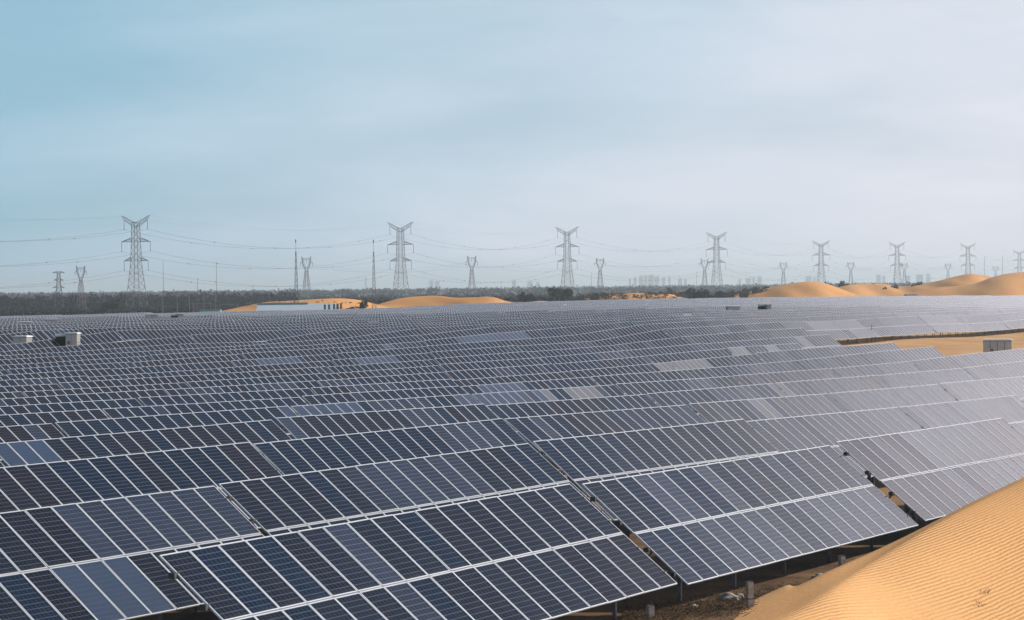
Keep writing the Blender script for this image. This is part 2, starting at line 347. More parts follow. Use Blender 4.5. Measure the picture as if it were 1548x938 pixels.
# ------------------------------------------------------------------ foreground dune
def interp(xq, xa, ya): return float(np.interp(xq, xa, ya))
def smooth_interp(xq, xa, ya):
    # monotone-ish cubic (finite-difference Hermite)
    xa = np.array(xa, float); ya = np.array(ya, float); m = np.gradient(ya, xa)
    j = int(min(max(np.searchsorted(xa, xq) - 1, 0), len(xa) - 2)); h = xa[j + 1] - xa[j]; t = (xq - xa[j]) / h
    return float((2 * t**3 - 3 * t**2 + 1) * ya[j] + (t**3 - 2 * t**2 + t) * h * m[j] + (-2 * t**3 + 3 * t**2) * ya[j + 1] + (t**3 - t**2) * h * m[j + 1])
DX = [700, 850, 980, 1060, 1133, 1187, 1255, 1319, 1388, 1450, 1548, 1650, 1800, 2000]
DS = [1085, 1020, 966, 938, 917, 893, 861, 833, 800, 768, 720, 668, 600, 520]
DD = [62, 63.5, 65, 65.8, 66.6, 68.3, 71, 74.4, 78, 81.3, 86, 90.5, 97, 105]
RX = [700, 850, 980, 1060, 1133, 1187, 1255, 1319, 1388, 1450, 1548, 1650, 1800, 2000]
RY = [1120, 1060, 1020, 988, 962, 935, 893, 851, 808, 774, 727, 676, 610, 530]
RD = [53, 54.5, 56, 57.5, 59.6, 62.3, 66.2, 71.2, 75.8, 79.6, 84.8, 89.5, 96, 104]
dv, df, rows = [], [], []
cols = np.linspace(700, 2000, 131)
for cx in cols:
    s = at(cx, smooth_interp(cx, DX, DS), smooth_interp(cx, DX, DD)); r = at(cx, smooth_interp(cx, RX, RY), smooth_interp(cx, RX, RD))
    gz = ground_z(s.x, s.y)
    back = s + Vector((s.x * .02, 1, 0)) * 5.0; back.z = min(s.z - 1.2, gz - .4) if s.z > gz + .3 else s.z - .55
    pts = [back, s + (back - s) * .35 + Vector((0, 0, .22)), s]
    for w in (.2, .4, .6, .8): pts.append(s.lerp(r, w) - Vector((0, 0, .03 * math.sin(math.pi * w) * min((s - r).length / 4, 1))))
    pts.append(r); d = r.copy(); slope = .10
    dirv = Vector((-r.x / r.y * .25, -1, 0)).normalized()
    for k in range(40):
        slope = min(slope + .022, .24); d = d + dirv * .75 + Vector((0, 0, -slope * .75)); pts.append(d.copy())
    rows.append(pts)
n = len(rows[0])
for p in rows: dv += [tuple(q) for q in p]
for i in range(len(rows) - 1):
    for j in range(n - 1): df.append((i * n + j, i * n + j + 1, (i + 1) * n + j + 1, (i + 1) * n + j))
dn = MB(); dn.v = dv; dn.f = df; dn.m = [0] * len(df)
dune = dn.build('sand_dune', M_SAND, smooth=True); tag(dune, kind='structure')
ss = dune.modifiers.new('smooth', 'SUBSURF'); ss.levels = ss.render_levels = 1

# ------------------------------------------------------------------ far dunes
def far_dune(name, prof, d, depth, bumps=.25, seed=0):
    """a dune ridge with the silhouette prof = [(x, y)] at distance d, a real mound depth metres across"""
    r_ = np.random.default_rng(seed); x0, x1 = prof[0][0], prof[-1][0]; nn = 90
    ph = r_.uniform(0, 6.28, 8); fr = r_.uniform(.01, .07, 8)
    vv, ff = [], []; cx_ = np.linspace(x0, x1, nn); mm = 22
    for cx in cx_:
        y = smooth_interp(cx, *zip(*prof)); top = at(cx, y, d + 8 * math.sin(cx * .03 + ph[0])); base = ground_z(top.x, top.y) - 1.2
        hgt = max(top.z - base, .1)
        for j in range(mm):
            t = -1 + 2 * j / (mm - 1); w = depth * (.6 if t > 0 else 1.0)
            p = top.y + t * w; prof_ = (1 - abs(t) ** 1.6) ** 1.25
            k = sum(math.sin(cx * fr[i] * 2 + t * (3 + i) + ph[i]) for i in range(8)) / 8
            z = base + hgt * prof_ * (1 + bumps * k * (1 if abs(t) > .06 else 0) * abs(t))
            vv.append((top.x * p / top.y, p, z))
    for i in range(nn - 1):
        for j in range(mm - 1): ff.append((i * mm + j, (i + 1) * mm + j, (i + 1) * mm + j + 1, i * mm + j + 1))
    b = MB(); b.v = vv; b.f = ff; b.m = [0] * len(ff)
    o = b.build(name, M_DUNE, smooth=True); tag(o, kind='structure')
    mo = o.modifiers.new('smooth', 'SUBSURF'); mo.levels = mo.render_levels = 1
    return o
far_dune('dune_hill', [(330, 471), (360, 465), (400, 457), (440, 454.5), (480, 452), (515, 451), (540, 453), (565, 459), (590, 466), (600, 470)], 760, 45, .5, 1)
far_dune('dune_hill', [(545, 470), (575, 459), (605, 451), (640, 447.5), (660, 447), (690, 450), (715, 449.5), (745, 449), (765, 455), (790, 458), (815, 455), (840, 457), (870, 462)], 800, 45, .3, 2)
far_dune('dune_hill', [(860, 458), (885, 452), (905, 447), (935, 445), (960, 443), (990, 445.5), (1015, 445), (1040, 452), (1060, 457)], 930, 40, .8, 3)
far_dune('dune_hill', [(1070, 455), (1095, 447), (1120, 443), (1150, 438), (1180, 431), (1205, 427), (1225, 425.5), (1245, 427.5), (1262, 433), (1285, 442), (1310, 450), (1330, 455)], 1010, 60, .3, 4)
far_dune('dune_hill', [(1230, 452), (1262, 436), (1285, 430.5), (1310, 428.5), (1340, 430), (1365, 433), (1385, 430), (1420, 424), (1445, 417.5), (1465, 414), (1490, 417), (1510, 422), (1540, 432), (1580, 446)], 1120, 70, .4, 5)
far_dune('dune_hill', [(1350, 452), (1385, 441), (1420, 434), (1450, 432), (1475, 428), (1500, 419), (1525, 413), (1548, 411), (1590, 408), (1640, 410), (1700, 420)], 1020, 60, .2, 6)

# ------------------------------------------------------------------ solar tables
PALE = [(1,0,48.0,50.6),(1,1,63.9,70.0),(3,1,70.7,71.9),(3,1,72.8,74.0),(4,1,104.5,111.3),(4,1,122.0,129.9),(4,1,131.3,132.7),(4,1,135.1,138.3),(5,1,142.5,144.2),(5,1,145.1,146.0),(5,1,146.9,147.8),(0,1,86.0,92.8),(1,1,120.4,129.9),(2,1,117.5,118.7),(3,1,144.1,145.2),(6,1,189.9,198.9),(7,1,227.3,230.6),(7,1,236.2,238.9),(10,1,320.9,340.0),(10,0,333.3,341.8),(10,1,389.5,405.2),(10,0,407.5,414.2),(12,1,259.5,276.1),(10,1,205.9,211.8),(11,1,203.3,209.1)]
def pale_at(k, half, u):
    return any(k == a and half == h and u0 - .35 <= u <= u1 + .35 for a, h, u0, u1 in PALE)

def uv_quad(me, faces):
    l = me.uv_layers.new(name='UVMap')
    for fi in faces:
        for li, c in zip(me.polygons[fi].loop_indices, ((0, 0), (1, 0), (1, 1), (0, 1))): l.data[li].uv = c
FW = .028
def frame_into(b, w=MW - .022, h=ML, m=0, z0=-.020, z1=.018, cx=0, cy=0):
    x, y = w / 2, h / 2
    b.box((cx, cy - y + FW / 2, (z0 + z1) / 2), (w, FW, z1 - z0), m); b.box((cx, cy + y - FW / 2, (z0 + z1) / 2), (w, FW, z1 - z0), m)
    b.box((cx - x + FW / 2, cy, (z0 + z1) / 2), (FW, h - 2 * FW, z1 - z0), m); b.box((cx + x - FW / 2, cy, (z0 + z1) / 2), (FW, h - 2 * FW, z1 - z0), m)
def glass_into(b, m, mback, cx=0, cy=0, w=MW - .022, h=ML):
    x, y = w / 2 - FW, h / 2 - FW
    b.quad((cx - x, cy - y, .010), (cx + x, cy - y, .010), (cx + x, cy + y, .010), (cx - x, cy + y, .010), m)
    b.quad((cx - x, cy + y, .002), (cx + x, cy + y, .002), (cx + x, cy - y, .002), (cx - x, cy - y, .002), mback)
FRAME_ME = None; GLASS_ME = []; PANEL_ME = []
b = MB(); frame_into(b); FRAME_ME = b.mesh('frame', M_FRAME)
for gm in GL:
    b = MB(); glass_into(b, 0, 1); me = b.mesh('solar_panel', [gm, M_BACK]); uv_quad(me, [0]); GLASS_ME.append(me)
    b = MB(); glass_into(b, 0, 1); frame_into(b, m=2); me = b.mesh('solar_panel', [gm, M_BACK, M_FRAME]); uv_quad(me, [0]); PANEL_ME.append(me)

RT = Matrix.Rotation(TILT, 4, 'X')
def on_plane(x, s, off=0.0):
    """point of the table plane: x along the row, s up the slope from the middle, off above the plane"""
    return Vector((x, s * math.cos(TILT) - off * math.sin(TILT), HC + s * math.sin(TILT) + off * math.cos(TILT)))
STX = [-7.4, -3.7, 0, 3.7, 7.4]
def purlin_mb(s): b = MB(); b.bar(on_plane(-TLEN / 2 + .02, s, -.055), on_plane(TLEN / 2 - .02, s, -.055), .06, 0, .07); return b
def rafter_mb(x): b = MB(); b.bar(on_plane(x, -1.75, -.13), on_plane(x, 1.75, -.13), .06, 0, .08); return b
def legs_mb(x, which):
    b = MB(); s = 1.15 if which else -.85; p = on_plane(x, s, -.17); b.bar((x, p.y, -.7), p, .09); return b
def brace_mb(x):
    b = MB(); p = on_plane(x, 1.15, -.17); q = on_plane(x, -.2, -.17); b.bar((x + .07, p.y, .5), q + Vector((.07, 0, 0)), .05); return b
PURL = [purlin_mb(s).mesh('purlin', M_STEEL) for s in (-1.5, -.55, .5, 1.45)]
RAFT = [rafter_mb(x).mesh('rafter', M_STEEL) for x in STX]
LEGS = [legs_mb(x, w).mesh('leg', M_STEEL) for x in STX for w in (0, 1)]
BRAC = [brace_mb(x).mesh('brace', M_STEEL) for x in STX]
CLAMPS = []
for sx in (-1, 1):
    for s_ in (-1.5, -.55, .5, 1.45):
        b = MB(); b.box(on_plane(sx * (TLEN / 2 + .02), s_, -.06), (.16, .15, .12)); CLAMPS.append(b.mesh('end_clamp', M_DARKSTEEL))
def support_mb(lite=False):
    b = MB()
    parts = [purlin_mb(s) for s in ((-1.5, 1.45) if lite else (-1.5, -.55, .5, 1.45))] + [legs_mb(x, w) for x in STX for w in (0, 1)]
    if not lite: parts += [rafter_mb(x) for x in STX] + [brace_mb(x) for x in STX]
    for p in parts:
        i = len(b.v); b.v += p.v; b.f += [tuple(i + q for q in f) for f in p.f]; b.m += p.m
    return b
SUPPORT = support_mb().mesh('support_frame', M_STEEL)

def tints(k, j, u0):
    """glass kind of each of the 2 x 18 modules of a table"""
    r_ = random.Random(k * 1000 + j); res = []
    base = r_.choices([0, 1, 2], [5, 3, .5])[0]
    for half in (0, 1):
        row = []; cl = -1; left = 0; clk = 3
        for i in range(NM):
            u = u0 + (i + .5) * MW
            if left == 0 and r_.random() < .05: left = r_.randint(2, 6); clk = r_.choices([3, 4, 2, 0], [6, 0 if k < 8 else .35, 2, 2])[0]
            if left > 0: left -= 1; t = clk
            else: t = base if r_.random() < .72 else r_.choices([0, 1, 2, 3], [5, 4, .8, 1])[0]
            if t == 4 and k < 7: t = 3
            if pale_at(k, half, u): t = 4 if (k, half) != (1, 1) or u > 110 else 3
            if t == 4:
                px_, py_ = uv_xy(u, V0 + PITCHV * k)
                if px_ / py_ > .02: t = 5
            row.append(t)
        res.append(row)
    return res

def aisle(k): return 41.13 + 15.98 * k if k > 0 else 41.13
UEND = {5: 240.0, 6: 242.6, 7: 240.8, 8: 273.8, 9: 298.0}
KEEP_OUT = []
tables = []
for k in range(0, 46):
    v = V0 + PITCHV * k; pit = 18.85 if k == 0 else 18.42
    for j in range(-30, 40):
        u0 = aisle(k) + pit * j + (.30 if k else .28); u1 = u0 + TLEN; um = (u0 + u1) / 2
        if k == 0 and j < 0: continue
        if k in UEND and u1 > UEND[k] + 6: continue
        x, y = uv_xy(um, v)
        if y < 30: continue
        pA, pB = (pix((*uv_xy(uu, v), z_top(*uv_xy(uu, v)))) for uu in (u0, u1))
        if pB[0] < -25 or pA[0] > 1575: continue
        if y > farlim(x, y) - 4: continue
        tables.append((y, k, j, u0, u1, v))
tables.sort()
NTHING = 300; NEAR_FRAME, NEAR_FULL, NEAR_MOD = 105, 215, 330
ORD = ['front', 'second', 'third', 'fourth', 'fifth', 'sixth', 'seventh', 'eighth', 'ninth', 'tenth', 'eleventh', 'twelfth', 'thirteenth', 'fourteenth', 'fifteenth', 'sixteenth', 'seventeenth', 'eighteenth', 'nineteenth', 'twentieth']
ORD += ['twenty-' + w for w in ('first', 'second', 'third', 'fourth', 'fifth', 'sixth', 'seventh', 'eighth', 'ninth')] + ['thirtieth'] + ['thirty-' + w for w in ('first', 'second', 'third', 'fourth', 'fifth', 'sixth', 'seventh', 'eighth', 'ninth')] + ['fortieth'] + ['forty-' + w for w in ('first', 'second', 'third', 'fourth', 'fifth', 'sixth')]
PLACE = ['leftmost'] + ORD[1:]
things = tables[:NTHING]; rest = tables[NTHING:]
pos_in_row = {}
for k in range(50):
    for i, t in enumerate(sorted((t for t in things if t[1] == k), key=lambda t: t[3])): pos_in_row[(t[1], t[2])] = i
def table_matrix(k, j, u0, u1, v):
    r_ = random.Random(k * 77 + j)
    va = v + HALF_H
    p0, p1 = uv_xy(u0, va), uv_xy(u1, va); z0, z1 = z_top(*p0), z_top(*p1)
    ex = Vector((p1[0] - p0[0], p1[1] - p0[1], z1 - z0)).normalized(); ey = Vector((-CA, SA, 0)); ez = ex.cross(ey).normalized()
    cx, cy = uv_xy((u0 + u1) / 2, v); zz = (z0 + z1) / 2 - TOPH + r_.uniform(-.05, .05)
    M = Matrix(((ex.x, ey.x, ez.x, cx), (ex.y, ey.y, ez.y, cy), (ex.z, ey.z, ez.z, zz), (0, 0, 0, 1)))
    # each table is set at a slightly different tilt
    a = R(r_.gauss(0, .7)); return M @ Matrix.Translation((0, 0, HC)) @ Matrix.Rotation(a, 4, 'X') @ Matrix.Translation((0, 0, -HC))
def whole_table(b, tn, support=True):
    for half in (0, 1):
        for i in range(NM):
            cx = -TLEN / 2 + (i + .5) * MW; cs = (-1 if not half else 1) * (ML + GAPM) / 2
            x, y = (MW - .022) / 2 - FW, ML / 2 - FW
            q = [on_plane(cx + a * x, cs + c * y, .022) for a, c in ((-1, -1), (1, -1), (1, 1), (-1, 1))]
            b.quad(*q, m=tn[half][i])
        s0 = -(ML + GAPM / 2) if not half else GAPM / 2; s1 = s0 + ML
        i = len(b.v)
        for off in (-.02, .018):
            for xx, s_ in ((-TLEN / 2, s0), (TLEN / 2, s0), (TLEN / 2, s1), (-TLEN / 2, s1)): b.v.append(tuple(on_plane(xx, s_, off)))
        for q in ((3, 2, 1, 0), (4, 5, 6, 7), (0, 1, 5, 4), (1, 2, 6, 5), (2, 3, 7, 6), (3, 0, 4, 7)): b.f.append(tuple(i + z for z in q)); b.m.append(6)
LITE = support_mb(True)
GROUP = 'solar arrays in rows across the desert field'
def shade_word(tn):
    flat = tn[0] + tn[1]; np_ = sum(1 for q in flat if q >= 4)
    if np_ >= 10: return 'solar array with many pale panels'
    if np_ >= 3: return 'solar array with some pale panels'
    c = max(set(flat), key=flat.count)
    return {0: 'dark navy solar array', 1: 'charcoal blue solar array', 2: 'brownish black solar array', 3: 'slate blue solar array', 4: 'pale solar array', 5: 'dusty pale solar array'}[c]
for (y, k, j, u0, u1, v) in things:
    M = table_matrix(k, j, u0, u1, v); tn = tints(k, j, u0)
    lab = f"{shade_word(tn)}, {PLACE[pos_in_row[(k, j)]]}{' from left' if pos_in_row[(k, j)] else ''} in {ORD[k]} row{' from front' if k else ''}"
    r_ = random.Random(k * 31 + j)
    if y < NEAR_MOD:
        root = empty('solar_array'); root.matrix_world = M; tag(root, lab, 'solar array', GROUP)
        for half in (0, 1):
            for i in range(NM):
                t = tn[half][i]; cx = -TLEN / 2 + (i + .5) * MW; cs = (-1 if not half else 1) * (ML + GAPM) / 2
                o = link('solar_panel', (GLASS_ME if y < NEAR_FRAME else PANEL_ME)[t], root)
                jx, jy = R(r_.gauss(0, .22)), R(r_.gauss(0, .22))
                o.matrix_local = Matrix.Translation(on_plane(cx, cs)) @ RT @ Matrix.Rotation(jx, 4, 'X') @ Matrix.Rotation(jy, 4, 'Y')
                if t >= 4: o['label'] = 'pale blue grey solar panel'
                if y < NEAR_FRAME: link('frame', FRAME_ME, o)
        if y < NEAR_FULL:
            for me in PURL: link('purlin', me, root)
            for me in RAFT: link('rafter', me, root)
            for me in LEGS: link('leg', me, root)
            for me in BRAC: link('brace', me, root)
            for me in CLAMPS: link('end_clamp', me, root)
        else: link('support_frame', SUPPORT, root)
    else:
        b = MB(); whole_table(b, tn)
        i0 = len(b.v); b.v += LITE.v; b.f += [tuple(i0 + q for q in f) for f in LITE.f]; b.m += [7] * len(LITE.f)
        me = b.mesh('solar_array', GL + [M_FRAME, M_STEEL])
        l = me.uv_layers.new(name='UVMap')
        o = link('solar_array', me); o.matrix_world = M; tag(o, lab, 'solar array', GROUP)
# the rest of the field, past three hundred: one mass
b = MB()
for (y, k, j, u0, u1, v) in rest:
    M = table_matrix(k, j, u0, u1, v); q = MB(); whole_table(q, tints(k, j, u0))
    i0 = len(q.v); q.v += LITE.v; q.f += [tuple(i0 + z for z in f) for f in LITE.f]; q.m += [7] * len(LITE.f)
    i = len(b.v); b.v += [tuple(M @ Vector(p)) for p in q.v]; b.f += [tuple(i + z for z in f) for f in q.f]; b.m += q.m
o = b.build('far_solar_arrays', GL + [M_FRAME, M_STEEL]); tag(o, 'far rows of solar arrays merging into one grey band below the dunes', 'solar arrays', None, 'stuff')
print('TABLES', len(tables), 'full', sum(t[0] < NEAR_FULL for t in tables), 'mod', sum(t[0] < NEAR_MOD for t in tables))

# ------------------------------------------------------------------ piles, stones and straw in front of the nearest row
def pile(x, ytop, d, label, h=.62):
    p = at(x, ytop, d); gz = p.z - h; root = empty('concrete_pile', (p.x, p.y, gz), R(20) + random.uniform(-.1, .1)); tag(root, label, 'concrete pile', 'concrete piles along the dune edge')
    b = bmesh.new(); bmesh.ops.create_cube(b, size=1); bmesh.ops.scale(b, vec=(.17, .17, h + .7), verts=b.verts)
    bmesh.ops.translate(b, vec=(0, 0, (h - .7) / 2), verts=b.verts); bmesh.ops.bevel(b, geom=list(b.edges), offset=.015, segments=2, affect='EDGES')
    me = bpy.data.meshes.new('shaft'); b.to_mesh(me); b.free(); me.materials.append(M_CONC); link('shaft', me, root)
    m = MB(); m.box((0, 0, h + .006), (.15, .15, .012)); m.box((.05, .0, h + .03), (.02, .05, .05)); m.build('top_plate', M_STEEL, root)
    m = MB(); m.box((0, 0, h * .34), (.182, .182, .025)); m.build('strap', M_DARKSTEEL, root)
pile(983, 916, 64.5, 'short square concrete pile cut off by the bottom edge', .7)
pile(1133, 880, 66.3, 'tallest square concrete pile standing at the edge of lit sand', .66)
pile(1272.5, 841, 74, 'short concrete pile half buried behind the dune shoulder', .6)
def stone(loc, s, label):
    b = bmesh.new(); bmesh.ops.create_icosphere(b, subdivisions=3, radius=1)
    for v_ in b.verts:
        n_ = math.sin(v_.co.x * 4 + s * 9) * .15 + math.sin(v_.co.y * 5 + 1) * .12 + math.sin(v_.co.z * 7 + v_.co.x * 3) * .08; v_.co *= 1 + n_
    bmesh.ops.scale(b, vec=(s * 1.5, s, s * .62), verts=b.verts); me = bpy.data.meshes.new('stone'); b.to_mesh(me); b.free(); me.materials.append(M_ROCK)
    o = link('stone', me); o.location = loc; o.rotation_euler.z = s * 40; tag(o, label, 'stone', 'stones under the front row')
for x, y, d, s, lab in ((1102, 903, 68, .22, 'pale rounded stone just behind the tallest concrete pile'), (1116, 899.5, 68.5, .14, 'small pale stone touching the tallest concrete pile'),
                        (1238, 855, 73, .16, 'grey stone in shade between two concrete piles'), (1050, 921, 66.5, .1, 'little stone on brown straw near the dune foot')):
    p = at(x, y, d); p.z = ground_z(p.x, p.y) + s * .3; stone(p, s, lab)
# straw and twigs along the shaded foot of the dune
b = MB(); r_ = random.Random(5)
for i in range(6000):
    cx = r_.uniform(940, 1340); d = r_.gauss(67.6, 1.2) + (cx - 1133) * .018; p = at(cx, 900, d); p.z = ground_z(p.x, p.y) + .01
    a = r_.uniform(0, 6.28); L_ = r_.uniform(.05, .22); q = p + Vector((math.cos(a) * L_, math.sin(a) * L_, r_.uniform(0, .10)))
    b.bar(p, q, .009)
tag(b.build('dry_straw', M_STRAW), 'dry brown straw and twigs littering the shaded foot of the dune', 'straw', None, 'stuff')

def twig(x, y, label, seed):
    r_ = random.Random(seed); q = None
    bpy.context.view_layer.update(); o_ = cam_o.matrix_world.translation; dv_ = Vector(ray(x, y)).normalized()
    dg = bpy.context.evaluated_depsgraph_get(); ok, loc, nrm, idx, ob, mm_ = S.ray_cast(dg, o_, dv_)
    if not ok: return
    b = MB()
    for i in range(9):
        a = r_.uniform(0, 6.28); L_ = r_.uniform(.07, .2); p = Vector((r_.uniform(-.16, .16), r_.uniform(-.2, .2), -.01)); e = p + Vector((math.cos(a) * L_, math.sin(a) * L_, r_.uniform(.03, .16)))
        b.bar(p, e, .008)
    o = b.build('dry_twig', M_STRAW); o.location = loc; tag(o, label, 'twig', 'dry twigs on the dune')
twig(1486, 897, 'dry dark twigs lying on the rippled dune by the right edge', 3)
twig(1480, 916, 'small dry twig tuft lowest on the rippled dune', 4)
# ------------------------------------------------------------------ cabins and switchgear in the field
def gpt(x, ytop, d):
    p = at(x, ytop, d); gz = ground_z(p.x, p.y); return p, gz
def cabin(x, ytop, d, w, dep, label, rz, dark=False, group='equipment cabins among the solar rows'):
    p, gz = gpt(x, ytop, d); h = max(p.z - gz, 1.4); root = empty('equipment_cabin', (p.x, p.y, gz), rz); tag(root, label, 'cabin', group)
    b = MB(); b.box((0, 0, h / 2 + .12), (w, dep, h - .3)); b.build('cabin_body', M_CABSEAM, root)
    b = MB(); b.box((0, 0, h - .02), (w + .24, dep + .24, .10)); b.box((0, 0, h + .05), (w - .1, dep - .1, .06)); b.build('roof', M_CABROOF, root)
    b = MB(); b.box((0, 0, .0), (w + .1, dep + .1, .36)); b.build('plinth', M_CONC, root)
    nd = 4 if w > 2.4 else 2
    for i in range(nd):
        b = MB(); cx = -w / 2 + w * (i + .5) / nd; b.box((cx, -dep / 2 - .014, h / 2 + .1), (w / nd - .08, .03, h - .50)); dr = b.build('door', M_CAB, root)
        b = MB(); b.box((cx + w / nd * .33, -dep / 2 - .05, h / 2), (.05, .04, .22)); b.build('handle', M_DARKSTEEL, dr)
    b = MB(); cx = -w / 2 + w * (.30); b.box((cx, -dep / 2 - .042, h * .70), (.34, .02, .34)); b.build('warning_plate', M_SIGN, root)
    if nd == 4: b = MB(); b.box((-w / 2 + w * .62, -dep / 2 - .042, h * .6), (.30, .02, .34)); b.build('notice_plate', M_PLATE, root)
    b = MB()
    for i in range(6): b.box((w / 2 + .015, 0, h * (.35 + i * .07)), (.03, dep * .6, .05))
    b.build('vent', M_DARKSTEEL, root)
    return root
def transformer(x, ytop, d, w, dep, label, rz):
    p, gz = gpt(x, ytop, d); h = max(p.z - gz, 1.4); root = empty('transformer', (p.x, p.y, gz), rz); tag(root, label, 'transformer', 'transformers among the solar rows')
    b = MB(); b.box((0, 0, h * .48), (w * .96, dep * .8, h * .9)); b.build('tank', M_CABDARK, root)
    for sx in (-1, 1):
        b = MB(); b.box((sx * w * .26, 0, h * .955), (w * .46, dep * .95, h * .075)); b.build('cover', M_CABROOF, root)
    b = MB()
    for i in range(9): b.box((-w * .42 + w * .105 * i, -dep * .44, h * .48), (.04, dep * .16, h * .78))
    b.build('cooling_fins', M_CABDARK, root)
    b = MB(); b.box((0, 0, .0), (w, dep, .3)); b.build('plinth', M_CONC, root)
cabin(1508, 514, 252, 2.75, 1.7, 'grey cabin alone on open sand behind the rows', R(-12))
cabin(34, 508.8, 308.5, 1.75, 1.6, 'white cabin between dark solar rows left of a dark transformer', R(-14))
transformer(92, 505, 308, 1.3, 1.3, 'dark transformer with two pale covers beside a grey cabinet', R(14))
cabin(110, 504, 307.5, 1.45, 1.2, 'grey cabinet standing right against the dark transformer', R(-10))
cabin(229, 475.5, 470, 2.3, 1.8, 'pale distant cabin on the far crest under the substation', R(10))
transformer(263.5, 474.5, 468, 1.2, 1.2, 'distant black transformer on the crest under the substation', R(10))
cabin(273, 474.5, 468, 1.0, 1.2, 'small distant cabinet touching the black transformer under the substation', R(10))
cabin(78, 483, 420, 2.0, 1.6, 'low pale cabin mostly hidden by rows below the small pylon', R(10))
cabin(38, 487, 400, 1.9, 1.6, 'pale cabin roof just visible between far rows', R(10))
transformer(1152, 460, 462, 1.35, 1.4, 'lone black transformer in the pale far rows below a tall pylon', R(8))
cabin(1161.5, 460.8, 461, .75, 1.2, 'slim grey cabinet beside the lone black transformer', R(8))
cabin(1108, 463.5, 450, 2.2, 1.6, 'faint beige cabin among pale rows left of the lone black transformer', R(8))
cabin(1377, 445, 905, 4.0, 2.6, 'tiny dark-roofed shelter at the foot of the orange dunes', R(8))

# bare ends of the racks by the open sand: posts with A-shaped braces
def rack_end(x, ybot, d, h, label):
    p = at(x, ybot, d); gz = ground_z(p.x, p.y); root = empty('rack_trestle', (p.x, p.y, gz), -ALPHA + R(90)); tag(root, label, 'trestle', 'empty rack trestles at the open sand')
    b = MB(); b.bar((0, 0, -.5), (0, 0, h), .09); b.build('post', M_DARKSTEEL, root)
    for s in (-1, 1):
        b = MB(); b.bar((0.9 + s * .85, 0, .3), (.9 + s * .04, 0, h * .62), .06); b.build('brace', M_DARKSTEEL, root)
    b = MB(); b.bar((0, 0, h * .36), (1.9, 0, h * .36), .05); b.build('crossbar', M_DARKSTEEL, root)
rack_end(1318, 509, 360, 2.5, 'dark empty trestle with a tall thin post above the sand clearing')
rack_end(1197, 507, 322, 2.3, 'small dark trestle left of the sand clearing')

# ------------------------------------------------------------------ pylons
def lattice_body(b, levels, m=0, leg=.26, brace=.13):
    """levels: (z, half width); four legs, X bracing on each face"""
    for (z0, w0), (z1, w1) in zip(levels, levels[1:]):
        for sx, sy in ((1, 1), (1, -1), (-1, -1), (-1, 1)): b.bar((sx * w0, sy * w0, z0), (sx * w1, sy * w1, z1), leg)
        c0 = [(w0, w0), (w0, -w0), (-w0, -w0), (-w0, w0)]; c1 = [(w1, w1), (w1, -w1), (-w1, -w1), (-w1, w1)]
        for i in range(4):
            q = (i + 1) % 4
            b.bar((*c0[i], z0), (*c1[q], z1), brace); b.bar((*c0[q], z0), (*c1[i], z1), brace); b.bar((*c1[i], z1), (*c1[q], z1), brace)
def truss_arm(b, x0, z0, z1, w0, x1, z2, n=4, leg=.2, brace=.1, depth=0.0):
    """arm from the body side at x0 (between heights z0 and z1) to the tip x1, z2"""
    tip = Vector((x1, 0, z2))
    lo = [Vector((x0, s * w0, z0)) for s in (-1, 1)]; hi = [Vector((x0, s * w0, z1)) for s in (-1, 1)]
    for p in lo + hi: b.bar(p, tip + (Vector((0, 0, depth)) if p in hi else Vector()), leg)
    for i in range(1, n):
        t = i / n; t0 = (i - 1) / n
        for s in (0, 1):
            b.bar(lo[s].lerp(tip, t), hi[s].lerp(tip, t), brace); b.bar(lo[s].lerp(tip, t0), hi[s].lerp(tip, t), brace)
        b.bar(lo[0].lerp(tip, t), lo[1].lerp(tip, t), brace)
